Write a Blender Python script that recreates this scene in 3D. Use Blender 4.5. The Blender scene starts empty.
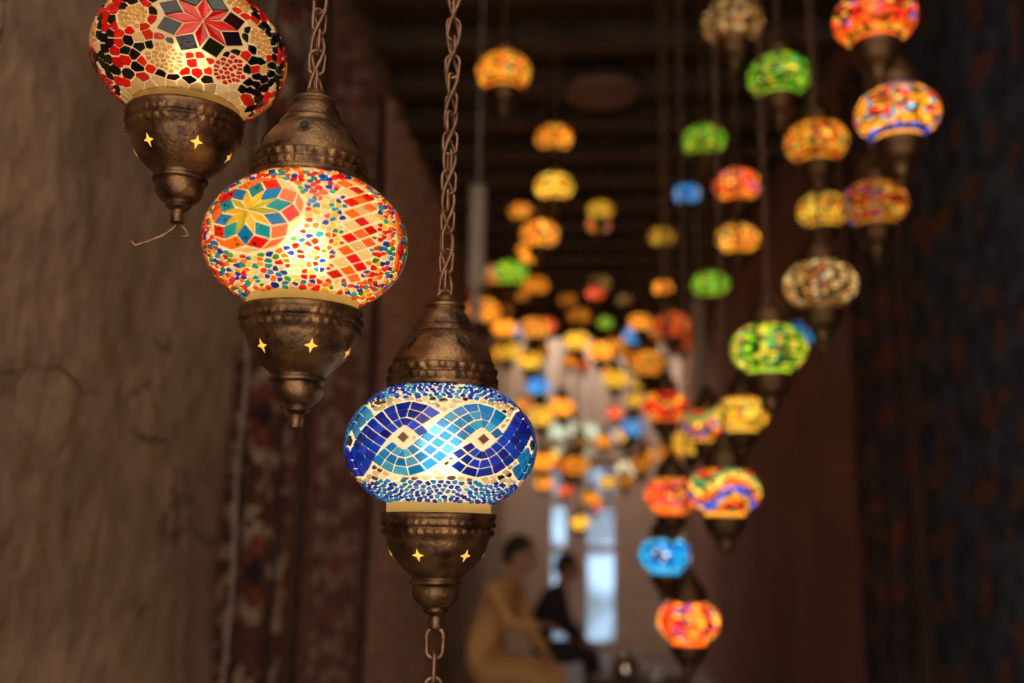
import bpy, math, random
import numpy as np
from mathutils import Vector, Matrix, noise
random.seed(4); rng=np.random.default_rng(4)
PI=math.pi
scene=bpy.context.scene
scene.view_settings.view_transform='Standard'
CEIL=3.6
BEAM0=.6; BEAMP=.45; BEAMW=.11
def top_z(y):
    k=(y-BEAM0)%BEAMP
    return CEIL-.10 if k<=BEAMW and y>BEAM0 else CEIL
# ------------------------------------------------------------ mesh builder
class MB:
    def __init__(s): s.v=[];s.f=[];s.m=[];s.c=[];s.s=[]
    def add(s,vs,fs,mat=0,col=(1,1,1),smooth=True):
        o=len(s.v); s.v.extend([tuple(p) for p in vs])
        for i,f in enumerate(fs):
            s.f.append(tuple(a+o for a in f)); s.m.append(mat); s.s.append(smooth)
            s.c.append(col[i] if isinstance(col,list) else col)
    def lathe(s,prof,segs=48,mat=0,col=(1,1,1),mod=None,smooth=True,cx=0,cy=0,cz=0,sc=1):
        vs=[];fs=[]
        for k,(r,z) in enumerate(prof):
            for i in range(segs):
                a=2*PI*i/segs
                rr=r+(mod(k,a) if mod else 0)
                vs.append((cx+sc*rr*math.sin(a),cy-sc*rr*math.cos(a),cz+sc*z))
        for k in range(len(prof)-1):
            for i in range(segs):
                j=(i+1)%segs
                fs.append((k*segs+i,k*segs+j,(k+1)*segs+j,(k+1)*segs+i))
        s.add(vs,fs,mat,col,smooth)
    def box(s,x0,x1,y0,y1,z0,z1,mat=0,col=(1,1,1)):
        vs=[(x,y,z) for x in(x0,x1) for y in(y0,y1) for z in(z0,z1)]
        fs=[(0,1,3,2),(4,6,7,5),(0,4,5,1),(2,3,7,6),(0,2,6,4),(1,5,7,3)]
        s.add(vs,fs,mat,col,False)
    def tube(s,pts,r,n=6,mat=0,closed=False,col=(1,1,1)):
        P=[Vector(p) for p in pts]; vs=[];fs=[];N=len(P)
        rr=r if isinstance(r,(list,tuple)) else [r]*N
        up=Vector((0.13,0.21,0.97))
        for i,p in enumerate(P):
            if closed: t=P[(i+1)%N]-P[i-1]
            else: t=P[min(i+1,N-1)]-P[max(i-1,0)]
            t.normalize()
            u=t.cross(up)
            if u.length<1e-3: u=t.cross(Vector((1,0,0)))
            u.normalize(); w=t.cross(u)
            if i:
                u2=pu-t*pu.dot(t)
                if u2.length>1e-4: u=u2.normalized(); w=t.cross(u)
            pu=u
            for k in range(n):
                a=2*PI*k/n
                vs.append(p+rr[i]*(math.cos(a)*u+math.sin(a)*w))
        M=N if closed else N-1
        for i in range(M):
            j=(i+1)%N
            for k in range(n):
                l=(k+1)%n
                fs.append((i*n+k,i*n+l,j*n+l,j*n+k))
        if not closed:
            fs.append(tuple(range(n))[::-1]); fs.append(tuple((N-1)*n+k for k in range(n)))
        s.add(vs,fs,mat,col,True)
    def ellipsoid(s,c,r,mat=0,n=16,m=10,col=(1,1,1),fn=None):
        vs=[];fs=[]
        for j in range(m+1):
            ph=-PI/2+PI*j/m
            for i in range(n):
                a=2*PI*i/n
                d=Vector((math.cos(ph)*math.cos(a),math.cos(ph)*math.sin(a),math.sin(ph)))
                q=Vector((d.x*r[0],d.y*r[1],d.z*r[2]))
                if fn: q=fn(d,q)
                vs.append(Vector(c)+q)
        for j in range(m):
            for i in range(n):
                k=(i+1)%n
                fs.append((j*n+i,j*n+k,(j+1)*n+k,(j+1)*n+i))
        s.add(vs,fs,mat,col,True)
    def mesh(s,name,mats):
        me=bpy.data.meshes.new(name)
        me.from_pydata(s.v,[],s.f); 
        for m in mats: me.materials.append(m)
        me.polygons.foreach_set('material_index',s.m)
        me.polygons.foreach_set('use_smooth',s.s)
        at=me.attributes.new('tint','FLOAT_COLOR','FACE')
        arr=np.ones((len(s.f),4),dtype=np.float32); arr[:,:3]=np.array(s.c,dtype=np.float32)
        at.data.foreach_set('color',arr.ravel())
        me.update(); return me
    def obj(s,name,mats,parent=None,loc=(0,0,0)):
        o=bpy.data.objects.new(name,s.mesh(name,mats)); scene.collection.objects.link(o)
        o.location=loc
        if parent: o.parent=parent
        return o
def empty(name,loc=(0,0,0),rot=(0,0,0)):
    e=bpy.data.objects.new(name,None); e.empty_display_size=.05
    e.location=loc; e.rotation_euler=rot; scene.collection.objects.link(e); return e
# ------------------------------------------------------------ materials
def newmat(n):
    m=bpy.data.materials.new(n); m.use_nodes=True; nt=m.node_tree
    for x in list(nt.nodes): nt.nodes.remove(x)
    return m,nt,nt.nodes.new('ShaderNodeOutputMaterial')
def pbr(name,c1,c2=None,rough=.6,metal=0,scale=5,bump=.0,bscale=40,emis=None,es=0,attr=False,detail=6,bdist=.02,crack=False):
    m,nt,out=newmat(name); N=nt.nodes.new; L=nt.links.new
    p=N('ShaderNodeBsdfPrincipled'); L(p.outputs[0],out.inputs[0])
    p.inputs['Roughness'].default_value=rough; p.inputs['Metallic'].default_value=metal
    tc=N('ShaderNodeTexCoord')
    if c2 is None: c2=tuple(x*.8 for x in c1)
    no=N('ShaderNodeTexNoise'); no.inputs['Scale'].default_value=scale; no.inputs['Detail'].default_value=detail
    L(tc.outputs['Object'],no.inputs['Vector'])
    r=N('ShaderNodeValToRGB'); L(no.outputs['Fac'],r.inputs[0])
    r.color_ramp.elements[0].position=.35; r.color_ramp.elements[1].position=.65
    r.color_ramp.elements[0].color=(*c1,1); r.color_ramp.elements[1].color=(*c2,1)
    src=r.outputs[0]; height=None
    if attr:
        a=N('ShaderNodeAttribute'); a.attribute_name='tint'
        mx=N('ShaderNodeMix'); mx.data_type='RGBA'; mx.blend_type='MULTIPLY'; mx.inputs[0].default_value=1
        L(r.outputs[0],mx.inputs[6]); L(a.outputs['Color'],mx.inputs[7]); src=mx.outputs[2]
    if crack:
        n3=N('ShaderNodeTexNoise'); n3.inputs['Scale'].default_value=4.5; n3.inputs['Detail'].default_value=7; L(tc.outputs['Object'],n3.inputs[0])
        vm=N('ShaderNodeVectorMath'); vm.operation='MULTIPLY_ADD'; vm.inputs[1].default_value=(.3,.3,.3)
        L(n3.outputs['Color'],vm.inputs[0]); L(tc.outputs['Object'],vm.inputs[2])
        vo=N('ShaderNodeTexVoronoi'); vo.feature='DISTANCE_TO_EDGE'; vo.inputs['Scale'].default_value=1.9; L(vm.outputs[0],vo.inputs['Vector'])
        mr=N('ShaderNodeMapRange'); mr.inputs[1].default_value=.001; mr.inputs[2].default_value=.011; mr.inputs[3].default_value=1; mr.inputs[4].default_value=0
        L(vo.outputs[0],mr.inputs[0])
        n4=N('ShaderNodeTexNoise'); n4.inputs['Scale'].default_value=2.6; L(tc.outputs['Object'],n4.inputs[0])
        m4=N('ShaderNodeMapRange'); m4.inputs[1].default_value=.46; m4.inputs[2].default_value=.56; m4.inputs[4].default_value=.85; L(n4.outputs['Fac'],m4.inputs[0])
        mu=N('ShaderNodeMath'); mu.operation='MULTIPLY'; L(mr.outputs[0],mu.inputs[0]); L(m4.outputs[0],mu.inputs[1])
        n5=N('ShaderNodeTexNoise'); n5.inputs['Scale'].default_value=8; n5.inputs['Detail'].default_value=9; n5.inputs['Roughness'].default_value=.65; L(tc.outputs['Object'],n5.inputs[0])
        m5=N('ShaderNodeMapRange'); m5.inputs[1].default_value=.35; m5.inputs[2].default_value=.68; m5.inputs[3].default_value=1.15; m5.inputs[4].default_value=.66; L(n5.outputs['Fac'],m5.inputs[0])
        s5=N('ShaderNodeVectorMath'); s5.operation='SCALE'; L(src,s5.inputs[0]); L(m5.outputs[0],s5.inputs['Scale'])
        mc=N('ShaderNodeMix'); mc.data_type='RGBA'; L(mu.outputs[0],mc.inputs[0]); L(s5.outputs[0],mc.inputs[6]); mc.inputs[7].default_value=(.06,.035,.02,1)
        src=mc.outputs[2]; height=mu.outputs[0]
    L(src,p.inputs['Base Color'])
    if bump:
        n2=N('ShaderNodeTexNoise'); n2.inputs['Scale'].default_value=bscale; n2.inputs['Detail'].default_value=7
        L(tc.outputs['Object'],n2.inputs['Vector'])
        b=N('ShaderNodeBump'); b.inputs['Strength'].default_value=bump; b.inputs['Distance'].default_value=bdist
        h=n2.outputs['Fac']
        if height:
            sb=N('ShaderNodeMath'); sb.operation='SUBTRACT'; L(h,sb.inputs[0]); L(height,sb.inputs[1]); h=sb.outputs[0]
        L(h,b.inputs['Height']); L(b.outputs[0],p.inputs['Normal'])
    if emis:
        p.inputs['Emission Color'].default_value=(*emis,1); p.inputs['Emission Strength'].default_value=es
    return m
M_brass=pbr('antique_brass',(.23,.13,.060),(.045,.026,.016),rough=.40,metal=.88,scale=50,bump=.22,bscale=300,bdist=.004)
M_chain=pbr('oxidised_copper_chain',(.25,.135,.08),(.11,.06,.035),rough=.45,metal=.65,scale=120)
M_dark=pbr('painted_dark_hole',(.01,.008,.006),(.006,.005,.004),rough=.9)  # flat hexagons on the cap; the shade of a hole put into the colour
M_glow=pbr('star_cutout_glow',(.9,.6,.1),(.9,.5,.1),emis=(1,.50,.06),es=.7)  # emission on solid star patches stands in for bulb light through cut-outs
def glass_tile():
    m,nt,out=newmat('coloured_glass_tile'); N=nt.nodes.new; L=nt.links.new
    a=N('ShaderNodeAttribute'); a.attribute_name='tint'
    t=N('ShaderNodeBsdfTransparent'); L(a.outputs['Color'],t.inputs[0])
    d=N('ShaderNodeBsdfDiffuse'); L(a.outputs['Color'],d.inputs[0])
    g=N('ShaderNodeBsdfGlossy'); g.inputs['Roughness'].default_value=.12
    no=N('ShaderNodeTexNoise'); no.inputs['Scale'].default_value=350; tc=N('ShaderNodeTexCoord'); L(tc.outputs['Object'],no.inputs[0])
    b=N('ShaderNodeBump'); b.inputs['Strength'].default_value=.15; b.inputs['Distance'].default_value=.002
    L(no.outputs['Fac'],b.inputs['Height']); L(b.outputs[0],g.inputs['Normal'])
    m1=N('ShaderNodeMixShader'); m1.inputs[0].default_value=.22; L(t.outputs[0],m1.inputs[1]); L(d.outputs[0],m1.inputs[2])
    fr=N('ShaderNodeFresnel'); fr.inputs[0].default_value=1.5
    m2=N('ShaderNodeMixShader'); L(fr.outputs[0],m2.inputs[0]); L(m1.outputs[0],m2.inputs[1]); L(g.outputs[0],m2.inputs[2])
    L(m2.outputs[0],out.inputs[0]); return m
M_tile=glass_tile()
M_mirror=pbr('mirror_tile',(.75,.68,.55),(.6,.52,.42),rough=.12,metal=1,scale=90)
def frosted(name='frosted_glass_globe',col=(.95,.82,.58)):
    m,nt,out=newmat(name); N=nt.nodes.new; L=nt.links.new
    t=N('ShaderNodeBsdfTranslucent'); t.inputs[0].default_value=(*col,1)
    r=N('ShaderNodeBsdfRefraction'); r.inputs[0].default_value=(*col,1); r.inputs['Roughness'].default_value=.62; r.inputs['IOR'].default_value=1.12
    d=N('ShaderNodeBsdfDiffuse'); d.inputs[0].default_value=(.5*col[0],.5*col[1],.5*col[2],1)
    m1=N('ShaderNodeMixShader'); m1.inputs[0].default_value=.16; L(t.outputs[0],m1.inputs[1]); L(r.outputs[0],m1.inputs[2])
    m2=N('ShaderNodeMixShader'); m2.inputs[0].default_value=.3; L(m1.outputs[0],m2.inputs[1]); L(d.outputs[0],m2.inputs[2])
    L(m2.outputs[0],out.inputs[0]); return m
M_frost=frosted(); M_neck=frosted('amber_glass_neck',(.62,.42,.15))
def bulbmat(name,col,s):
    m,nt,out=newmat(name); e=nt.nodes.new('ShaderNodeEmission'); e.inputs[0].default_value=(*col,1); e.inputs[1].default_value=s
    nt.links.new(e.outputs[0],out.inputs[0]); return m
def litglobe(name,strength):
    m,nt,out=newmat(name); N=nt.nodes.new; L=nt.links.new
    a=N('ShaderNodeAttribute'); a.attribute_name='tint'
    p=N('ShaderNodeBsdfPrincipled'); p.inputs['Roughness'].default_value=.25
    mx=N('ShaderNodeMix'); mx.data_type='RGBA'; mx.blend_type='MULTIPLY'; mx.inputs[0].default_value=1
    L(a.outputs['Color'],mx.inputs[6]); mx.inputs[7].default_value=(.3,.3,.3,1)
    L(mx.outputs[2],p.inputs['Base Color']); L(a.outputs['Color'],p.inputs['Emission Color'])
    p.inputs['Emission Strength'].default_value=strength
    L(p.outputs[0],out.inputs[0]); return m
# ------------------------------------------------------------ lamp metalwork (unit = globe radius)
def metal(mb,segs=120,detail=True,R=1.0):
    cap=[(.50,.60),(.585,.595),(.60,.615),(.60,.64),(.575,.655),(.575,.66),(.59,.675),(.59,.72),(.575,.735),(.555,.74),(.555,.755),(.575,.77),(.58,.81),(.565,.835),(.545,.84),(.545,.86),
         (.555,.875),(.545,.90),(.53,.93),(.515,.98),(.49,1.04),(.455,1.10),(.41,1.16),(.36,1.215),(.335,1.23),(.345,1.245),(.345,1.265),(.32,1.28),(.30,1.32),(.275,1.38),(.245,1.43),(.21,1.475),(.20,1.49),(.225,1.50),(.23,1.525),(.215,1.545),(.15,1.555),(.11,1.60),(.075,1.66),(.0,1.68)]
    def mc(k,a):
        if not detail: return 0
        if 6<=k<=7: return .018*math.cos(40*a+(1.6 if k==7 else 0))
        if 11<=k<=12: return .022*math.cos(30*a+k*1.5)
        return 0
    mb.lathe([(r,z) for r,z in cap],segs,0,mod=mc,sc=R)
    base=[(.0,-1.885),(.05,-1.88),(.075,-1.86),(.06,-1.83),(.075,-1.80),(.07,-1.77),(.06,-1.745),(.09,-1.73),(.13,-1.70),(.13,-1.685),(.11,-1.67),(.17,-1.64),(.215,-1.60),(.245,-1.54),(.25,-1.48),(.235,-1.445),(.25,-1.43),(.285,-1.42),(.285,-1.395),(.255,-1.375),(.27,-1.35),(.32,-1.30),(.40,-1.23),(.46,-1.16),(.505,-1.08),(.53,-1.0),(.54,-.955),(.555,-.945),(.56,-.93),(.575,-.92),(.58,-.88),(.565,-.865),(.56,-.85),(.59,-.84),(.60,-.80),(.59,-.785),(.60,-.765),(.615,-.74),(.61,-.705),(.54,-.70)]
    def mb2(k,a):
        if not detail: return 0
        if 29<=k<=30: return .020*math.cos(36*a+k*1.5)
        if 33<=k<=34: return .016*math.cos(44*a)
        return 0
    mb.lathe(base,segs,0,mod=mb2,sc=R)
    def surf(prof,z):
        pr=sorted(prof,key=lambda q:q[1])
        for (r0,z0),(r1,z1) in zip(pr,pr[1:]):
            if z0<=z<=z1 and z1>z0: return r0+(r1-r0)*(z-z0)/(z1-z0)
    for k in range(6):
        a0=2*PI*k/6+.28
        vs=[];zc=-1.13
        for i in range(8):
            rad=.066 if i%2==0 else .024
            an=i*PI/4
            z=zc+rad*math.sin(an)
            rr=surf(base,z)+.006
            a=a0+rad*math.cos(an)/rr
            vs.append((R*rr*math.sin(a),-R*rr*math.cos(a),R*z))
        rr=surf(base,zc)+.012
        vs.append((R*rr*math.sin(a0),-R*rr*math.cos(a0),R*zc))
        mb.add(vs,[(i,(i+1)%8,8) for i in range(8)],2,smooth=False)
    for k in range(5):
        a0=2*PI*k/5-.12; zc=1.08
        for rad,mt,off in((.075,0,.010),(.05,1,.018)):
            vs=[]
            for i in range(6):
                an=i*PI/3+PI/6
                z=zc+rad*math.sin(an)*1.15
                rr=surf(cap,z)+off
                a=a0+rad*math.cos(an)/rr
                vs.append((R*rr*math.sin(a),-R*rr*math.cos(a),R*z))
            mb.add(vs,[(0,1,2,3,4,5)],mt,smooth=False)
def link_pts(L,W,n=18):
    pts=[]; h=(L-W)/2
    for i in range(n):
        a=2*PI*i/n
        pts.append((W/2*math.cos(a),W/2*math.sin(a)+(h if math.sin(a)>=0 else -h)))
    return pts
def chain(mb,z0,z1,L=.03,W=.017,r=.0021,n=18,k=6,x=0,y=0,twist=.25,mat=0):
    pitch=L-2.6*r; c=z1-L/2; i=0
    base=link_pts(L,W,n)
    while c+L/2>z0:
        rot=(PI/2)*(i%2)+.5+twist*math.sin(i*.9)
        ca,sa=math.cos(rot),math.sin(rot)
        mb.tube([(x+px*ca,y+px*sa,c+pz) for px,pz in base],r,k,mat,closed=True)
        c-=pitch;i+=1
# ------------------------------------------------------------ mosaic
B=.72
def sph(th,ph): return np.array((math.cos(ph)*math.sin(th),-math.cos(ph)*math.cos(th),math.sin(ph)))
def frame(c):
    e1=np.cross(np.array((0,0,1.)),c); e1/=np.linalg.norm(e1); e2=np.cross(c,e1); return e1,e2
def chart(c,e1,e2,p):
    rho=math.hypot(*p)
    if rho<1e-9: return c
    d=(p[0]*e1+p[1]*e2)/rho
    return math.cos(rho)*c+math.sin(rho)*d
def jit(c,a=.18):
    k=1+random.uniform(-a,a)
    return tuple(max(0,min(1,x*k+random.uniform(-.015,.015))) for x in c)
def emit(mb,R,poly,col,mat,gap=.009,h=.022):
    P=np.array(poly); c=P.mean(0); 
    if len(P)<3: return
    d=P-c; l=np.linalg.norm(d,axis=1,keepdims=True)
    l=np.maximum(l,.008)
    k=np.maximum(.35,1-gap/l)
    low=c+d*k; top=c+d*np.maximum(.25,k-.007/l)
    def pos(Q,hh):
        Q=Q/np.linalg.norm(Q,axis=1,keepdims=True)*(1+hh); Q=Q*R; Q[:,2]*=B; return Q
    tilt=rng.normal(0,.002,(len(P),1))
    lo=pos(low.copy(),.001); tp=pos(top.copy(),h)*(1+tilt*.5)
    n=len(P)
    vs=list(lo)+list(tp)
    fs=[tuple(range(n,2*n))]+[(i,(i+1)%n,n+(i+1)%n,n+i) for i in range(n)]
    mb.add(vs,fs,mat,col,False)
def fill(mb,R,fixed,rfun,cfun,plim=.965,ncand=26000,gap=.008):
    gens=[]
    for poly in fixed:
        P=np.array(poly);c=P.mean(0); gens.append(c)
        n=len(P)
        for i in range(n):
            a=c+(P[i]-c)*.84; b=c+(P[(i+1)%n]-c)*.84
            m=max(1,int(np.linalg.norm(b-a)/.035))
            for t in range(m): gens.append(a+(b-a)*t/m)
    G=np.array(gens) if gens else np.zeros((0,3))
    if len(G): G/=np.linalg.norm(G,axis=1,keepdims=True)
    nf=len(G)
    buf=np.zeros((nf+9000,3)); rb=np.zeros(nf+9000); buf[:nf]=G; rb[:nf]=.012
    cnt=nf
    zs=rng.uniform(-math.sin(plim),math.sin(plim),ncand); ths=rng.uniform(-PI,PI,ncand)
    for z,th in zip(zs,ths):
        p=np.array((math.sqrt(1-z*z)*math.sin(th),-math.sqrt(1-z*z)*math.cos(th),z))
        r=rfun(th,math.asin(z))
        d2=((buf[:cnt]-p)**2).sum(1)
        if (d2<(.80*(rb[:cnt]+r))**2).any(): continue
        buf[cnt]=p; rb[cnt]=r; cnt+=1
        if cnt>=len(buf)-1: break
    for i in range(nf,cnt):
        p=buf[i]; r=rb[i]; e1,e2=frame(p)
        d=buf[:cnt]-p; d2=(d**2).sum(1); d2[i]=9
        idx=np.where(d2<(4.2*r)**2)[0]; idx=idx[np.argsort(d2[idx])]
        q=np.stack((d[idx]@e1,d[idx]@e2),1)
        a0=random.uniform(0,PI)
        poly=[(1.5*r*math.cos(a0+k*PI/4),1.5*r*math.sin(a0+k*PI/4)) for k in range(8)]
        for qx,qy in q:
            m=(qx*qx+qy*qy)/2; new=[]; n=len(poly)
            for k in range(n):
                A=poly[k];Bq=poly[(k+1)%n]
                da=A[0]*qx+A[1]*qy-m; db=Bq[0]*qx+Bq[1]*qy-m
                if da<=0: new.append(A)
                if (da<0)!=(db<0) and da!=db:
                    t=da/(da-db); new.append((A[0]+t*(Bq[0]-A[0]),A[1]+t*(Bq[1]-A[1])))
            poly=new
            if len(poly)<3: break
        if len(poly)<3: continue
        cl=[]
        for A in poly:
            if not cl or math.hypot(A[0]-cl[-1][0],A[1]-cl[-1][1])>.006: cl.append(A)
        if len(cl)<3: continue
        col,mat=cfun(math.atan2(p[0],-p[1]),math.asin(p[2]))
        emit(mb,R,[p+A[0]*e1+A[1]*e2 for A in cl],col,mat,gap=gap,h=.02)
def rosette(n,a,rings,c,rot):
    e1,e2=frame(c); out=[]
    ev=[(a*math.cos(rot+2*PI*j/n),a*math.sin(rot+2*PI*j/n)) for j in range(n)]
    def V(k,i):
        x=y=0
        for j in range(i,i+k): x+=ev[j%n][0]; y+=ev[j%n][1]
        return (x,y)
    for k in range(1,rings+1):
        for i in range(n):
            pts=[V(k-1,i+1),V(k,i),V(k+1,i),V(k,i+1)]
            out.append((k,(i+(k-1)//2)%n,[chart(c,e1,e2,p) for p in pts]))
    return out
C=dict(red=(.78,.015,.012),orange=(1,.20,.02),yellow=(1,.66,.04),teal=(.01,.38,.62),blue=(.008,.055,.80),navy=(.008,.022,.48),
       cyan=(.012,.24,.82),sky=(.06,.46,1),green=(.05,.42,.05),white=(1,.93,.80),black=(.006,.006,.008),cream=(1,.80,.48),pink=(.85,.08,.07),olive=(.6,.6,.05))
def pick(ws):
    ks=list(ws); return random.choices(ks,[ws[k] for k in ks])[0]
def mosaic_blue(mb,R):
    fixed=[]; n=4; A=.34; w=.125; half=1.5*w; ph0=.25
    def phi(s,th): return s*A*math.sin(n*th+ph0)
    def slope(s,th): return s*A*n*math.cos(n*th+ph0)
    for s in(1,-1):
        ths=[0];
        while ths[-1]<2*PI:
            t=ths[-1]; ths.append(t+.118/math.sqrt(1+slope(s,t)**2))
        k=len(ths)-1; ths=[t*2*PI/ths[-1] for t in ths]
        for i in range(k):
            t0,t1=ths[i],ths[i+1]; tm=(t0+t1)/2
            for j in(-1,0,1):
                def P(t,o):
                    sl=slope(s,t); L=math.sqrt(1+sl*sl)
                    return (t-o*sl/L, phi(s,t)+o/L)
                o0,o1=(j-.5)*w,(j+.5)*w
                cth,cph=P(tm,j*w)
                kc=round((n*cth+ph0)/PI); over=1 if kc%2==0 else -1
                if s!=over:
                    d=abs(cph-phi(-s,cth))/math.sqrt(1+slope(-s,cth)**2)
                    if d<half+.05 : continue
                pl=[sph(*P(t0,o0)),sph(*P(t1,o0)),sph(*P(t1,o1)),sph(*P(t0,o1))]
                fixed.append(pl)
                c=pick({'navy':3,'blue':5}) if s==1 else pick({'cyan':6,'sky':2})
                emit(mb,R,pl,jit(C[c],.25),0,gap=.010,h=.026)
    for k in range(2*n):
        th=(PI/2+k*PI-ph0)/n
        c=sph(th,0); e1,e2=frame(c)
        pl=[chart(c,e1,e2,p) for p in((.075,0),(0,.085),(-.075,0),(0,-.085))]
        fixed.append(pl); emit(mb,R,pl,(1,1,1),1,h=.03)
    def rf(th,ph): return .030 if abs(ph)>.60 else .045
    def cf(th,ph):
        if abs(ph)>.60:
            c=pick({'blue':5,'navy':3,'cyan':6,'sky':2,'white':1,'red':.15}); return jit(C[c]),0
        if random.random()<.30: return (1,1,1),1
        return jit((.72,.60,.44) if random.random()<.6 else (.85,.78,.62),.3),0
    fill(mb,R,fixed,rf,cf,gap=.009)
def mosaic_multi(mb,R):
    fixed=[]
    for m in range(3):
        th0=-.50+m*2*PI/3; c=sph(th0,.04)
        for k,i,pl in rosette(10,.168,4,c,.2):
            fixed.append(pl)
            col={1:'yellow',2:'teal' if i%2 else 'cyan',3:'red' if i%2 else 'orange',4:'orange' if i%2 else 'cream'}[k]
            if k==1 and i%3==0: col='olive'
            emit(mb,R,pl,jit(C[col]),0,gap=.013,h=.026)
        tc=th0+PI/3+.04
        for row in range(-5,6):
            for cc in(-1,0,1):
                z=row*.16+(.08 if cc else 0)
                if abs(z)>.78: continue
                x=tc+cc*.105/math.cos(z)
                hw=.098/math.cos(z); hh=.15
                pl=[sph(x-hw,z),sph(x,z-hh/1.9),sph(x+hw,z),sph(x,z+hh/1.9)]
                fixed.append(pl)
                col=['red','cream','orange'][(row+cc)%3]
                emit(mb,R,pl,jit(C[col]),0,gap=.012,h=.026)
    def rf(th,ph): return .029+.012*random.random()
    def cf(th,ph):
        return jit(C[pick({'red':7,'orange':5,'yellow':4,'cyan':2,'blue':4,'green':2,'white':2,'cream':4,'teal':3})],.2),0
    fill(mb,R,fixed,rf,cf,gap=.0075)
def mosaic_red(mb,R):
    fixed=[]; clusters=[]
    for m in range(3):
        th0=.10+m*2*PI/3; c=sph(th0,-.10)
        e1,e2=frame(c)
        for k,i,pl in rosette(8,.195,2,c,PI/8):
            fixed.append(pl)
            emit(mb,R,pl,jit(C['red'] if k==1 else C['black']),0,gap=.012,h=.026)
        for i in range(6):
            a=i*PI/3; q=chart(c,e1,e2,(.68*math.cos(a),.62*math.sin(a)))
            clusters.append((q,'red' if i in(5,2) else 'cream'))
    def cl(th,ph):
        p=sph(th,ph)
        for q,c in clusters:
            d=np.linalg.norm(p-q)
            if d<.17: return c,d
        return None,0
    def rf(th,ph):
        c,d=cl(th,ph)
        return .026 if c else .060
    def cf(th,ph):
        c,d=cl(th,ph)
        if c: return jit((.62,.02,.03) if c=='red' else (.80,.50,.18)),0
        if ph<-.88: return jit((.8,.66,.45),.2),0
        return jit(C[pick({'red':7,'black':8,'white':.6,'cream':.6})]),0
    fill(mb,R,fixed,rf,cf,gap=.0075)
def big_lamp(loc,R,mosaic,rot,bulbcol,L,tail=None,hook=False):
    e=empty('mosaic_lamp',loc,(0,0,rot))
    mb=MB(); metal(mb,R=R); mb.obj('brass_fittings',[M_brass,M_dark,M_glow],e)
    g=MB(); prof=[]
    for i in range(41):
        ph=-math.asin(.60/B)+2*math.asin(.60/B)*i/40
        prof.append((math.cos(ph),B*math.sin(ph)))
    g.lathe(prof,96,0,sc=R)
    g.lathe([(.545,-.78),(.55,-.62),(.558,-.598)],96,1,sc=R)
    g.obj('frosted_globe',[M_frost,M_neck],e)
    t=MB(); mosaic(t,R); t.obj('mosaic_tiles',[M_tile,M_mirror],e)
    b=MB(); b.ellipsoid((0,0,-.05*R),(.20*R,.20*R,.27*R),0)
    b.obj('light_bulb',[bulbmat('bulb_'+mosaic.__name__,bulbcol,L)],e)
    s=MB(); s.lathe([(.0,-.9),(.16,-.9),(.16,-.30),(.12,-.28)],24,0,sc=R); s.obj('bulb_socket',[M_brass],e)
    c=MB(); z0=1.62*R; z1=top_z(loc[1])-loc[2]
    chain(c,z0,z1,L=.0235,W=.0135,r=.0015,twist=.5)
    n=int((z1-z0)/.0035)
    for q in(0,PI):
        c.tube([(.0055*math.cos(i*.26+q),.0055*math.sin(i*.26+q),z0+i*(z1-z0)/n) for i in range(n+1)],.0018,5,0)
    if tail: chain(c,-1.88*R-tail,-1.86*R,L=.026,W=.015,r=.002)
    if hook:
        c.tube([(0,0,-1.86*R),(-.002,0,-1.93*R),(-.010,.0,-2.02*R),(-.022,0,-2.10*R),(-.033,0,-2.16*R),(-.037,0,-2.12*R)],.0017,6,0)
        c.tube([(0,0,-1.86*R),(.008,0,-1.94*R),(.011,0,-2.0*R),(.003,0,-2.02*R)],.0015,6,0)
    c.obj('chain',[M_chain],e)
    return e
# ------------------------------------------------------------ camera
cam=bpy.data.cameras.new('camera'); co=bpy.data.objects.new('camera',cam); scene.collection.objects.link(co)
cam.lens=35.16; cam.sensor_width=36
co.matrix_world=Matrix.Translation((0,0,1.3))@Matrix.Rotation(math.radians(4.5),4,'Z')@Matrix.Rotation(math.radians(101),4,'X')@Matrix.Rotation(math.radians(1.0),4,'Z')
cam.dof.use_dof=True; cam.dof.focus_distance=.86; cam.dof.aperture_fstop=2.8
scene.camera=co; cam.clip_start=.02
big_lamp((-.133,.894,1.378),.0845,mosaic_blue,-.55,(1,.86,.66),26,tail=.2)
big_lamp((-.240,.803,1.541),.084,mosaic_multi,.22,(1,.78,.46),25)
big_lamp((-.370,.837,1.732),.086,mosaic_red,.40,(1,.74,.42),13,hook=True)
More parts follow.
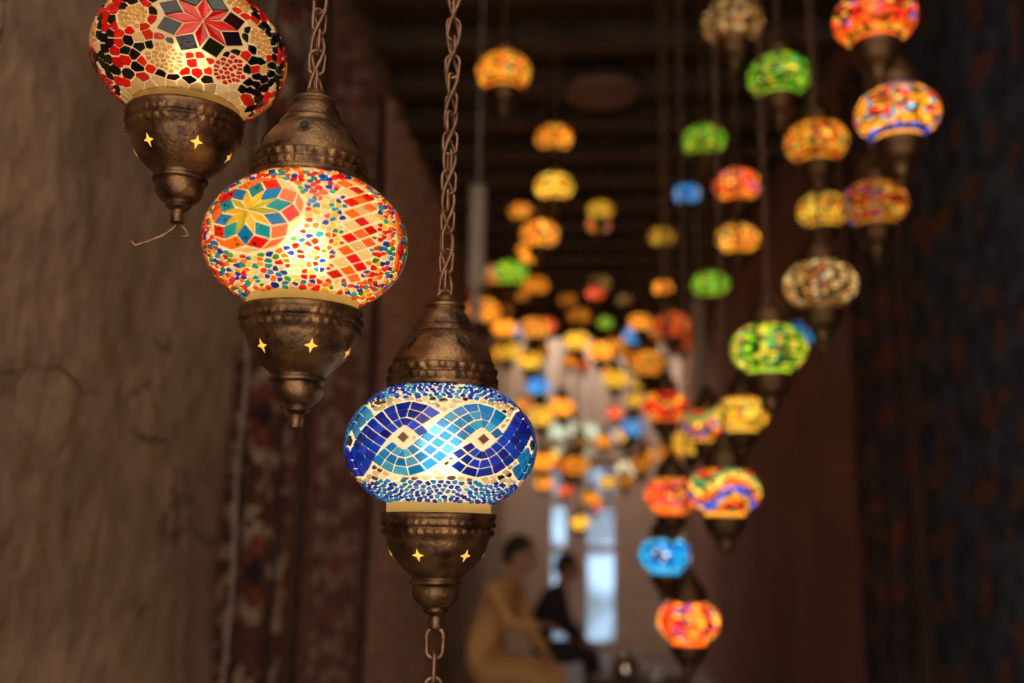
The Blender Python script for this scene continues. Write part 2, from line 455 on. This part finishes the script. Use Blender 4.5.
# ------------------------------------------------------------ background lamps
PAL={'amber':[(1,.20,.008),(1,.36,.02),(.75,.06,.01),(1,.50,.05)],
 'red':[(.85,.025,.01),(1,.12,.01),(1,.38,.03),(.5,.01,.01)],
 'green':[(.06,.42,.015),(.36,.60,.02),(.015,.20,.01),(.80,.62,.04)],
 'yellow':[(1,.42,.02),(1,.58,.05),(.85,.20,.01),(.50,.50,.02)],
 'blue':[(.01,.13,.7),(.015,.36,.7),(.20,.60,.85),(.01,.05,.3)],
 'multi':[(.8,.03,.01),(1,.36,.02),(.02,.10,.55),(.9,.15,.01),(1,.60,.08),(.05,.32,.10)],
 'cream':[(.75,.38,.09),(.25,.08,.01),(.9,.55,.18),(.12,.03,.01)],
 'white':[(1,.78,.42),(.8,.75,.5),(1,.55,.2)]}
ACC={'amber':[(.75,.02,.01),(.04,.35,.08),(1,.65,.12),(.8,.04,.01)],'red':[(1,.5,.05),(.03,.10,.4),(.6,.01,.01)],'green':[(1,.40,.02),(.01,.28,.15),(.9,.7,.1)],
 'yellow':[(.8,.05,.01),(.05,.35,.1),(1,.22,.01)],'blue':[(.6,.75,.6),(.01,.45,.45),(1,.4,.05)],'multi':[(1,.5,.05),(.02,.35,.5)],'cream':[(.6,.15,.02),(1,.7,.3)],'white':[(1,.45,.08)]}
MG={}; BM={}
def bgmesh(pal,pat,st):
    key=(pal,pat,st)
    if key in BM: return BM[key]
    if st not in MG: MG[st]=litglobe('lit_mosaic_glass_%d'%int(st*10),st*1.3)
    mb=MB(); metal(mb,segs=24,detail=False)
    P=PAL[pal]; Q=ACC[pal]; seg=44; rows=18; lim=math.asin(.60/B)
    vs=[];fs=[];cs=[]
    for j in range(rows+1):
        ph=-lim+2*lim*j/rows
        for i in range(seg):
            a=2*PI*i/seg; vs.append((math.cos(ph)*math.sin(a),-math.cos(ph)*math.cos(a),B*math.sin(ph)))
    o=random.uniform(0,20)
    for j in range(rows):
        for i in range(seg):
            fs.append((j*seg+i,j*seg+(i+1)%seg,(j+1)*seg+(i+1)%seg,(j+1)*seg+i))
            ph=-lim+2*lim*(j+.5)/rows; a=2*PI*(i+.5)/seg
            k=4; u=((a*k/(2*PI))%1-.5)*2*PI/k; ang=math.atan2(ph,u)
            d=math.hypot(u,ph)*(1+.25*math.cos(6*ang))
            if pat==0:
                c=P[3%len(P)] if d<.18 else (Q[0] if math.cos(6*ang)>.4 else P[0]) if d<.45 else (Q[1] if random.random()<.5 else P[0]) if d<.53 else P[1] if abs(ph)<.75 else P[2]
            elif pat==1:
                c=P[1] if noise.noise(Vector((math.sin(a)*3,math.cos(a)*3,ph*3+o)))>0 else P[0]
                if random.random()<.30: c=random.choice(P)
                if random.random()<.10: c=random.choice(Q)
            elif pat==2: c=P[int((ph*1.0+.35*math.sin(3*a)+3)*3.2)%len(P)]
            else:
                t=(int((a*8/PI+ph*4))+int((a*8/PI-ph*4)+20)); c=P[t%len(P)] if t%5 else random.choice(Q)
            g=random.choice((.04,.2,.5,.9,1,1.2))
            if random.random()<.02: g=2.6  # sparse glints put into the tile colour as brighter faces
            if abs(ph)>.85: g*=.4
            cs.append(tuple(x*g for x in c))
    mb.add(vs,fs,3,cs,True)
    mb.lathe([(.55,-.78),(.55,-.60)],24,3,P[1])
    BM[key]=mb.mesh('mosaic_lamp_body',[M_brass,M_dark,M_brass,MG[st]]); return BM[key]
def bg_lamp(x,y,z,R,pal,pat,st,rot):
    e=empty('hanging_mosaic_lamp',(x,y,z),(0,0,rot))
    R*=.97
    o=bpy.data.objects.new('lamp_body',bgmesh(pal,pat,st)); scene.collection.objects.link(o)
    o.scale=(R,R,R); o.parent=e
    c=MB(); chain(c,1.62*R,top_z(y)-z,L=.036,W=.015,r=.0019,n=8,k=4); c.obj('chain',[M_chain],e)
LAMPS=[(.39,2.56,2.69,.085,'cream',3,.45),(.58,1.93,2.35,.085,'red',0,1.0),(.50,2.52,2.51,.085,'green',1,.7),(.62,1.95,2.15,.085,'multi',0,1.0),
(.43,3.61,2.78,.085,'green',1,.6),(.60,2.56,2.34,.085,'amber',0,.7),(.52,3.42,2.53,.085,'red',0,1.1),(.56,5.55,3.25,.080,'blue',1,1.1),
(.76,3.19,2.36,.085,'yellow',0,.7),(.71,2.45,2.13,.085,'multi',1,.35),(.57,3.77,2.44,.085,'amber',3,1.1),(.53,2.28,1.88,.085,'cream',3,.6),
(.54,4.40,2.42,.085,'green',1,.8),(.39,2.18,1.71,.085,'green',3,.9),(.99,4.72,2.26,.085,'blue',1,.4),(.48,3.18,1.69,.085,'yellow',0,1.1),
(.40,3.43,1.68,.085,'multi',2,.9),(.31,2.35,1.41,.085,'multi',2,1.2),(.25,3.10,1.43,.085,'red',0,1.3),(.24,3.25,1.25,.085,'blue',0,1.2),
(.26,2.73,1.09,.085,'red',3,1.7),(.28,3.70,1.78,.085,'red',2,1.2),(.37,4.42,2.24,.085,'red',1,.6),(.26,4.44,2.07,.085,'amber',0,.8),
(.48,4.78,1.75,.085,'yellow',1,.9),(-.26,2.81,2.68,.085,'amber',0,.9),(-.16,4.22,3.05,.085,'amber',2,1.0),(-.15,4.05,2.76,.085,'yellow',0,1.2),
(-.21,4.08,2.56,.085,'amber',3,1.2),(-.42,5.85,3.25,.078,'amber',1,.8),(-.37,4.56,2.52,.085,'green',1,.9),(-.50,4.58,2.34,.085,'amber',1,1.1),
(-.08,6.43,2.56,.085,'yellow',0,1.6),(-.31,5.54,2.46,.085,'amber',3,1.1),(-.39,6.43,2.43,.085,'yellow',1,1.2),(-.36,7.01,2.35,.085,'blue',1,1.6),
(-.53,6.41,2.49,.085,'yellow',1,.9),(-.29,6.04,2.02,.085,'yellow',0,1.3),(.17,6.49,2.32,.085,'yellow',1,1.1),(.28,7.77,2.09,.085,'yellow',0,1.6),
(.08,7.53,3.23,.085,'cream',1,.4),(-.35,6.34,2.91,.085,'amber',1,.9),(.15,9.09,3.25,.074,'green',1,1.1),(.27,10.53,2.59,.084,'red',1,1.8),
(-.08,9.62,1.44,.085,'yellow',1,1.8),(.05,10.55,1.63,.079,'red',1,1.8),(-.45,10.10,1.83,.085,'amber',1,1.8),(.30,7.82,1.83,.085,'white',1,1.6),
(.19,7.63,2.76,.085,'amber',1,.9),(.53,8.41,2.95,.085,'amber',1,.6),(-.27,9.38,2.55,.085,'cream',1,1.2),(.14,9.48,2.20,.085,'amber',1,1.3),
(.43,9.43,2.58,.085,'yellow',1,1.3),(-.54,8.49,2.10,.085,'amber',1,1.1),(-.18,8.18,3.25,.076,'amber',1,.5),(.30,8.18,3.25,.067,'cream',1,.5),
(-.06,9.49,2.92,.077,'red',1,.8),(-.35,9.63,2.07,.077,'yellow',1,1.6),(.47,8.59,1.99,.085,'amber',1,1.2),
(.02,8.3,1.62,.07,'amber',1,1.3),(-.22,9.3,1.72,.07,'red',1,1.3),(.16,8.9,1.78,.07,'yellow',1,1.3)]
rl=random.Random(23); placed=[Vector(l[:3]) for l in LAMPS]; extra=0; tries=0
OPT=[('amber',1,1.3),('amber',1,.9),('yellow',1,1.3),('red',1,1.3),('amber',0,.9),('amber',1,.5),('amber',1,.5),('green',1,1.1),('amber',1,1.8),('multi',1,.85),('blue',1,1.1),('red',1,.6),('yellow',1,.6),('cream',1,.5)]
while extra<50 and tries<20000:
    tries+=1
    y=rl.uniform(5.2,9.8); x=rl.uniform(-.75,.66)*(1 if y>6.5 else .75); z=rl.uniform(1.7,3.2)
    if z<1.3+.035*y+.1: continue
    p=Vector((x,y,z))
    if (p.xy-Vector((-.13,8.85))).length<.36 or (p.xy-Vector((.55,5.02))).length<.25: continue
    if any((p-q).xy.length<.19 or (p-q).length<.34 for q in placed): continue
    placed.append(p); extra+=1
    pal,pat,st=rl.choice(OPT)
    LAMPS.append((x,y,z,rl.choice((.065,.075,.085)),pal,pat,st))
for L_ in LAMPS: bg_lamp(*L_,random.uniform(0,6.28))
# ------------------------------------------------------------ room
M_plaster=pbr('adobe_plaster',(.34,.222,.138),(.22,.14,.085),rough=.92,scale=1.8,bump=.6,bscale=14,bdist=.025,crack=True)
M_rplaster=pbr('red_brown_plaster',(.36,.165,.10),(.25,.11,.068),rough=.9,scale=2.0,bump=.5,bscale=8)
M_wood=pbr('dark_ceiling_wood',(.10,.058,.035),(.045,.027,.017),rough=.6,scale=12,bump=.3,bscale=40)
M_floor=pbr('stone_floor',(.25,.2,.16),(.18,.14,.11),rough=.6,scale=4,bump=.3,bscale=14)
M_pale=pbr('pale_painted_wood',(.75,.58,.48),(.65,.50,.41),rough=.5)
M_wool=pbr('wool_pile',(1,1,1),(.6,.6,.6),rough=.95,scale=30,attr=True,bump=.4,bscale=200,bdist=.005)
def boxobj(name,mat,*b,parent=None):
    m=MB(); m.box(*b); return m.obj(name,[mat],parent)
boxobj('floor',M_floor,-1.3,1.35,-1.2,12.2,-.1,0)
boxobj('ceiling',M_wood,-1.0,1.15,.5,9.95,CEIL,CEIL+.1)  # stops short at both ends; added roof gaps let daylight in
boxobj('wall_left',M_plaster,-1.3,-1.0,-1.2,12.2,0,CEIL+.1)
pm=MB(); nz=80; ny=90; vs=[];fs=[]
for j in range(nz+1):
    for i in range(ny+1):
        z=CEIL*j/nz; y=-1.2+(2.42+1.2)*i/ny
        x=-.87+.022*noise.noise(Vector((y*1.3,z*1.3,0)))+.008*noise.noise(Vector((y*4,z*4,3)))+.003*noise.noise(Vector((y*11,z*11,3)))
        if i==ny: x-=.03; y+=.01*noise.noise(Vector((0,z*3,1)))
        vs.append((x,y,z))
for j in range(nz):
    for i in range(ny): a=j*(ny+1)+i; fs.append((a,a+1,a+ny+2,a+ny+1))
pm.add(vs,fs,0)
pm.box(-.999,-.905,-1.2,2.42,0,CEIL)
pm.obj('pillar_left',[M_plaster])
cb=MB(); cb.tube([(-.872+.004*math.sin(i*.9),2.455,.0+i*.075) for i in range(48)],.006,8); cb.obj('wall_cable',[pbr('old_cable',(.22,.16,.12),(.16,.12,.09),rough=.6)])
boxobj('wall_right',M_rplaster,1.15,1.35,-1.2,12.2,0,CEIL+.1)
boxobj('wall_end',M_pale,-1.0,-.50,12,12.2,0,CEIL+.1); boxobj('wall_end',M_pale,.42,1.15,12,12.2,0,CEIL+.1); boxobj('wall_end',M_pale,-.50,.42,12,12.2,2.2,CEIL+.1)
boxobj('added_header_1',M_wood,-.998,1.148,9.96,10.02,3.28,CEIL+.05)  # added header, keeps the added roof gap behind it out of view
def pane():
    m,nt,out=newmat('frosted_door_pane'); N=nt.nodes.new; L=nt.links.new
    tc=N('ShaderNodeTexCoord'); no=N('ShaderNodeTexNoise'); no.inputs['Scale'].default_value=2.2; no.inputs['Detail'].default_value=3; L(tc.outputs['Object'],no.inputs[0])
    r=N('ShaderNodeValToRGB'); L(no.outputs['Fac'],r.inputs[0]); r.color_ramp.elements[0].position=.38; r.color_ramp.elements[1].position=.62
    r.color_ramp.elements[0].color=(.32,.40,.50,1); r.color_ramp.elements[1].color=(.55,.74,.98,1)
    t=N('ShaderNodeBsdfTranslucent'); L(r.outputs[0],t.inputs[0])
    d=N('ShaderNodeBsdfGlossy'); d.inputs['Roughness'].default_value=.3
    m1=N('ShaderNodeMixShader'); m1.inputs[0].default_value=.08; L(t.outputs[0],m1.inputs[1]); L(d.outputs[0],m1.inputs[2]); L(m1.outputs[0],out.inputs[0]); return m
d1=empty('door_1',(0,0,0))
dr=MB()
for a,b in((-.499,-.44),(-.27,-.02),(.30,.419)): dr.box(a,b,12.03,12.1,0.001,2.198)
for z0,z1 in((0.001,.12),(1.12,1.20),(1.66,1.78),(2.1,2.198)): dr.box(-.499,.419,12.04,12.09,z0,z1)
dr.obj('door_frame',[M_pale],d1)
boxobj('glass_panes',pane(),-.44,.30,12.06,12.065,.12,2.1,parent=d1)
for i in range(24):
    y=BEAM0+i*BEAMP
    if y<11: boxobj('ceiling_beam',M_wood,-.998,1.148,y,y+BEAMW,CEIL-.10,CEIL)
# hanging carpets
def carpet(x,y0,y1,z0,z1,side,cols,pat,fold=.012,nf=6):
    m=MB(); ny=84; nz=150; vs=[];fs=[];cs=[]
    for j in range(nz+1):
        for i in range(ny+1):
            u=i/ny; v=j/nz
            dx=fold*math.sin(u*nf*2*PI+math.sin(v*3)*.6)+.01*noise.noise(Vector((u*4,v*6,y0)))
            vs.append((x+side*(fold+.008)+side*dx,y0+(y1-y0)*u,z0+(z1-z0)*v))
    for j in range(nz):
        for i in range(ny):
            a=j*(ny+1)+i; f=(a,a+1,a+ny+2,a+ny+1); fs.append(f)
            u=(i+.5)/ny; v=(j+.5)/nz
            Y=u*(y1-y0); Z=v*(z1-z0)
            du=min(u,1-u)*(y1-y0); dv=min(v,1-v)*(z1-z0); d=min(du,dv)
            if pat=='plain': c=cols[0]
            elif pat=='floral':
                n1=noise.noise(Vector((Y*9,Z*9,1))); n2=noise.noise(Vector((Y*11,Z*11,7)))
                c=cols[1] if n1>.27 else cols[2] if n2>.15 else cols[3] if n2<-.25 else cols[0]
                if .05<d<.14: c=cols[1] if (int(Z*14)+int(Y*14))%3==0 else cols[3]
            else:
                if d<.03: c=cols[0]
                elif d<.11:
                    c=cols[2] if (abs(((Z+Y)*9)%1-.5)+abs(((Z-Y)*9)%1-.5))<.42 else cols[1]
                elif d<.13: c=cols[3]
                elif d<.20: c=cols[2] if noise.noise(Vector((Y*22,Z*22,4)))>.02 else cols[0]
                elif d<.22: c=cols[3]
                else:
                    uu=(u-.5)*(y1-y0)*7; vv=((v*(z1-z0)*2.2)%1-.5)*3.2
                    q=abs(uu)+abs(vv)
                    c=cols[3] if q<.35 else cols[1] if q<.8 else cols[2] if q<1.1 else (cols[2] if noise.noise(Vector((Y*18,Z*18,2)))>.2 else cols[0])
            k=random.uniform(.75,1.2)
            cs.append(tuple(t*k for t in c))
    m.add(vs,fs,0,cs,True)
    o=m.obj('hanging_carpet',[M_wool])
    r=MB(); r.tube([(x+side*.02,y0-.02,z1+.015),(x+side*.02,y1+.02,z1+.015)],.014,10); r.obj('rod',[M_wood],o)
    return o
carpet(-1.0,2.50,3.30,.05,3.2,1,[(.13,.05,.03),(.24,.06,.032),(.46,.34,.23),(.03,.02,.025)],'rug',.02,4)
carpet(-1.0,3.36,4.25,.05,3.3,1,[(.19,.075,.05),(.27,.085,.05),(.34,.21,.15),(.08,.04,.04)],'rug',.03,5)
carpet(-1.0,4.32,6.4,.05,3.3,1,[(.50,.27,.18)]*4,'plain',.045,8)
carpet(1.15,1.2,3.55,.05,3.3,-1,[(.025,.036,.065),(.13,.042,.02),(.05,.065,.10),(.010,.015,.030)],'floral',.006,3)
carpet(1.15,3.60,4.35,.05,3.3,-1,[(.07,.045,.05),(.20,.05,.035),(.05,.045,.06),(.02,.02,.03)],'floral',.012,3)
rd=MB(); rd.lathe([(0,0),(.04,-.012),(.06,0),(.12,-.006),(.15,-.02),(.17,-.006),(.19,-.004),(.19,.015),(0,.015)],40,0)
rd.obj('ceiling_rosette',[pbr('carved_brown_wood',(.30,.16,.11),(.21,.11,.075),rough=.6,scale=20)],None,(.06,4.705,CEIL-.115))
M_rope=pbr('cotton_rope',(.55,.45,.37),(.42,.34,.27),rough=.9,scale=60)
def macrame(x,y,z0,z1):
    m=MB()
    for ph in range(3):
        n=60
        m.tube([(.022*math.cos(i*.7+ph*2.09),.022*math.sin(i*.7+ph*2.09),z0+(z1-z0)*i/n) for i in range(n+1)],.015,6)
    for k in range(14):
        a=k*2.4; rr=.006*math.sqrt(k)
        m.tube([(rr*math.cos(a)*.6,rr*math.sin(a)*.6,z0+.01),(rr*math.cos(a)*1.3,rr*math.sin(a)*1.3,z0-.14)],.003,5)
    m.tube([(0,0,z1-.02),(0,0,top_z(y))],.004,6)
    m.obj('macrame_rope_tassel',[M_rope],None,(x,y,0))
macrame(.55,5.02,2.0,2.5); macrame(-.44,3.75,2.25,2.65)
ch=empty('glass_chandelier',(-.13,8.85,2.12))
m=MB(); m.lathe([(.0,-.02),(.03,-.02),(.05,.02),(.03,.08),(.02,.25),(.03,.28),(0,.30)],20)
g=MB()
for k in range(8):
    a=k*PI/4; ca,sa=math.cos(a),math.sin(a)
    m.tube([(.02*ca,.02*sa,.03),(.08*ca,.08*sa,-.03),(.15*ca,.15*sa,-.01),(.17*ca,.17*sa,.04)],.007,6)
    g.lathe([(.012,.04),(.04,.06),(.045,.10),(.03,.14),(.034,.15)],14,0,cx=.17*ca,cy=.17*sa)
    for q in range(3): g.ellipsoid((.15*ca,.15*sa,-.04-.035*q),(.010,.010,.016),0,8,6)
m.tube([(0,0,.3),(0,0,top_z(8.85)-2.12)],.006,6)
m.obj('brass_frame',[M_brass],ch); g.obj('glass_shades',[pbr('pale_green_glass',(.7,.85,.7),(.8,.85,.7),rough=.1,emis=(.75,.85,.6),es=.9)],ch)
# ------------------------------------------------------------ seating, table
M_bench=pbr('bench_wood',(.16,.09,.05),(.10,.055,.03),rough=.5,scale=15)
M_cush=pbr('cushion_cloth',(.35,.20,.12),(.25,.13,.08),rough=.9,scale=40)
be=empty('bench',(0,0,0))
m=MB(); m.box(-.86,-.40,5.45,7.3,.32,.38)
for x in(-.85,-.47):
    for y in(5.5,6.35,7.2): m.box(x,x+.05,y,y+.05,0,.32)
m.obj('bench_frame',[M_bench],be)
m=MB()
for y0,y1 in((5.47,6.36),(6.38,7.28)):
    def fn(d,q): return Vector([math.copysign(abs(t)**.35,t)*s for t,s in zip(d,((.22),(y1-y0)/2,.045))])
    m.ellipsoid((-.63,(y0+y1)/2,.415),(1,1,1),0,24,12,fn=fn)
m.obj('seat_cushion',[M_cush],be)
st=empty('wooden_stool',(-.42,7.75,0)); m=MB(); m.lathe([(0,.30),(.17,.30),(.18,.32),(.17,.34),(0,.34)],24)
for k in range(4):
    a=k*PI/2+.4; m.tube([(.15*math.cos(a),.15*math.sin(a),0),(.11*math.cos(a),.11*math.sin(a),.31)],.018,8)
m.obj('stool_frame',[M_bench],st)
tb=empty('low_table',(.28,5.75,0)); m=MB(); m.lathe([(0,.52),(.27,.52),(.285,.535),(.27,.55),(0,.55)],36)
for k in range(6):
    a=k*PI/3; m.tube([(.22*math.cos(a),.22*math.sin(a),0),(.20*math.cos(a),.20*math.sin(a),.53)],.016,8)
m.lathe([(.235,.2),(.245,.2),(.245,.23),(.235,.23)],36)
m.obj('table_frame',[M_bench],tb)
tp=MB(); tp.lathe([(0,.01),(.06,.01),(.075,.04),(.07,.09),(.04,.13),(.025,.14),(.03,.15),(.01,.165),(.012,.18),(0,.185)],24)
tp.tube([(.065,0,.06),(.11,0,.08),(.13,0,.13)],[.014,.010,.006],8); tp.tube([(-.06,0,.11),(-.11,0,.11),(-.115,0,.06),(-.07,0,.04)],.006,8)
tp.obj('teapot',[pbr('polished_silver',(.8,.78,.74),(.7,.68,.64),rough=.15,metal=1)],None,(.20,5.70,.541))
for x,y in((.36,5.64),(.40,5.80)):
    m=MB(); m.lathe([(0,0),(.03,0),(.02,.01),(.032,.04),(.036,.07),(.032,.07),(.026,.03),(0,.012)],20); m.obj('tea_glass',[pbr('white_porcelain',(.8,.8,.78),(.75,.75,.72),rough=.2)],None,(x,y,.551))
# ------------------------------------------------------------ people
def skin(name,J,E,mat,parent,sub=2):
    me=bpy.data.meshes.new(name); me.from_pydata([j[:3] for j in J],E,[]); me.materials.append(mat)
    o=bpy.data.objects.new(name,me); scene.collection.objects.link(o); o.parent=parent
    md=o.modifiers.new('Skin','SKIN'); md.use_smooth_shade=True
    for i,j in enumerate(J):
        r=j[3]; me.skin_vertices[0].data[i].radius=(r,j[4] if len(j)>4 else r)
    me.skin_vertices[0].data[0].use_root=True
    s=o.modifiers.new('Sub','SUBSURF'); s.levels=sub; s.render_levels=sub
    return o
M_skin=pbr('skin',(.62,.34,.21),(.54,.29,.18),rough=.55,scale=8)
M_hair=pbr('dark_hair',(.02,.014,.010),(.035,.022,.015),rough=.5,scale=80)
M_eye=pbr('eye',(.02,.015,.012),(.03,.02,.015),rough=.2)
def person(loc,rot,sc,cloth,lean=0.0,gest=0,kn=.5):
    e=empty('seated_person',loc,(0,0,rot)); e.scale=(sc,sc,sc)
    l=lean
    J=[(0,0,.53,.15,.13),(.03+.2*l,0,.70,.13,.12),(.08+.5*l,0,.88-.05*l,.15,.125),(.11+.8*l,0,1.01-.15*l,.11,.10),(.13+.95*l,0,1.09-.22*l,.055,.055)]
    E=[(0,1),(1,2),(2,3),(3,4)]
    hands=[]
    for s in(1,-1):
        b=len(J)
        wr=(.42,s*.13,.63) if not(gest and s<0) else (.46,s*.10,.80)
        el=(.20+.5*l,s*.25,.76) if not(gest and s<0) else (.26+.5*l,s*.24,.80)
        J+=[(.11+.78*l,s*.17,1.01-.15*l,.068),(*el,.050),(*wr,.036)]
        E+=[(3,b),(b,b+1),(b+1,b+2)]; hands.append((Vector(wr),s,Vector(wr)-Vector(el)))
        b=len(J)
        J+=[(.10,s*.10,.51,.105),(kn,s*.14,.52,.078),(kn+.03,s*.14,.13,.062)]
        E+=[(0,b),(b,b+1),(b+1,b+2)]
        m=MB(); m.ellipsoid((kn+.09,s*.14,.045),(.135,.048,.05),0,16,8,fn=lambda d,q:Vector((q.x,q.y*(1+.15*d.x),q.z*(1-.35*max(0,d.x))))); m.obj('shoe_L' if s>0 else 'shoe_R',[M_hair],e)
        skin('ankle',[(kn+.03,s*.14,.15,.035),(kn+.035,s*.14,.06,.038)],[(0,1)],M_skin,e)
    skin('robe',J,E,cloth,e)
    hx=.17+1.05*l; hz=1.235-.27*l
    skin('neck',[(.125+.95*l,0,1.07-.22*l,.05),(hx-.02,0,hz-.05,.048)],[(0,1)],M_skin,e)
    h=MB()
    def hf(d,q):
        if d.z<0: q=Vector((q.x*(1+.10*d.z)+.012*(-d.z),q.y*(1+.30*d.z),q.z))
        if d.x>.75 and -.35<d.z<.12: q=q+Vector((.018*(1-abs(d.y)*2.2) if abs(d.y)<.4 else 0,0,0))
        return q
    h.ellipsoid((hx,0,hz),(.098,.076,.118),0,32,24,fn=hf)
    h.ellipsoid((hx+.106,0,hz-.012),(.017,.013,.022),0,10,8)
    for s in(1,-1):
        h.ellipsoid((hx-.005,s*.078,hz-.005),(.018,.010,.032),0,10,8)
        h.ellipsoid((hx+.083,s*.030,hz+.014),(.012,.014,.009),1,10,8)
    h.ellipsoid((hx+.088,0,hz-.052),(.010,.024,.006),3,10,6)
    vs=[];fs=[];n=28;mm=14
    for j in range(mm+1):
        for i in range(n):
            a=2*PI*i/n; front=math.cos(a)
            low=-.45+ .95*max(0,front)**.8+ (.12 if abs(front)<.3 else 0)
            ph=PI/2-(PI/2-low)*j/mm
            k=1.09
            vs.append((hx-.006+k*.098*math.cos(ph)*math.cos(a),k*.078*math.cos(ph)*math.sin(a),hz+.006+k*.118*math.sin(ph)))
    for j in range(mm):
        for i in range(n): fs.append((j*n+i,(j+1)*n+i,(j+1)*n+(i+1)%n,j*n+(i+1)%n))
    h.add(vs,fs,2)
    h.obj('head',[M_skin,M_eye,M_hair,pbr('lips',(.35,.10,.08),(.30,.09,.07))],e)
    for w,s,d in hands:
        d=d.normalized(); side=Vector((0,-s,0)); side=(side-d*side.dot(d)).normalized(); dn=d.cross(side); 
        if dn.z>0: dn=-dn
        nm='hand_L' if s>0 else 'hand_R'
        pj=[(*(w-d*.01),.024,.020),(*(w+d*.04),.032,.015),(*(w+d*.08),.034,.012)]
        skin(nm,pj,[(0,1),(1,2)],M_skin,e)
        for q,(o,ln) in enumerate(((.027,.068),(.009,.078),(-.009,.072),(-.027,.056))):
            b=w+d*.075+side*o
            p1=b+d*ln*.45+dn*.010; p2=p1+d*ln*.30+dn*.022; p3=p2+d*ln*.12+dn*.020
            skin(nm+'_finger_%d'%(q+1),[(*b,.0095),(*p1,.0088),(*p2,.008),(*p3,.007)],[(0,1),(1,2),(2,3)],M_skin,e,1)
        b=w+d*.025+side*.024; p1=b+side*.028+d*.028+dn*.006; p2=p1+d*.030+side*.008+dn*.010
        skin(nm+'_thumb',[(*b,.013),(*p1,.011),(*p2,.009)],[(0,1),(1,2)],M_skin,e,1)
    return e
M_tan=pbr('mustard_brown_robe',(.88,.50,.20),(.74,.40,.15),rough=.9,scale=6)
M_char=pbr('charcoal_clothes',(.035,.035,.045),(.06,.055,.06),rough=.9,scale=6)
person((-.66,6.0,0.07),-.30,.93,M_tan,.12,gest=1)
person((-.42,7.75,.01),-.1,.88,M_char,.12,gest=0)
w=bpy.data.worlds.new('World'); scene.world=w; w.use_nodes=True
w.node_tree.nodes['Background'].inputs[0].default_value=(1,.84,.68,1); w.node_tree.nodes['Background'].inputs[1].default_value=2.9
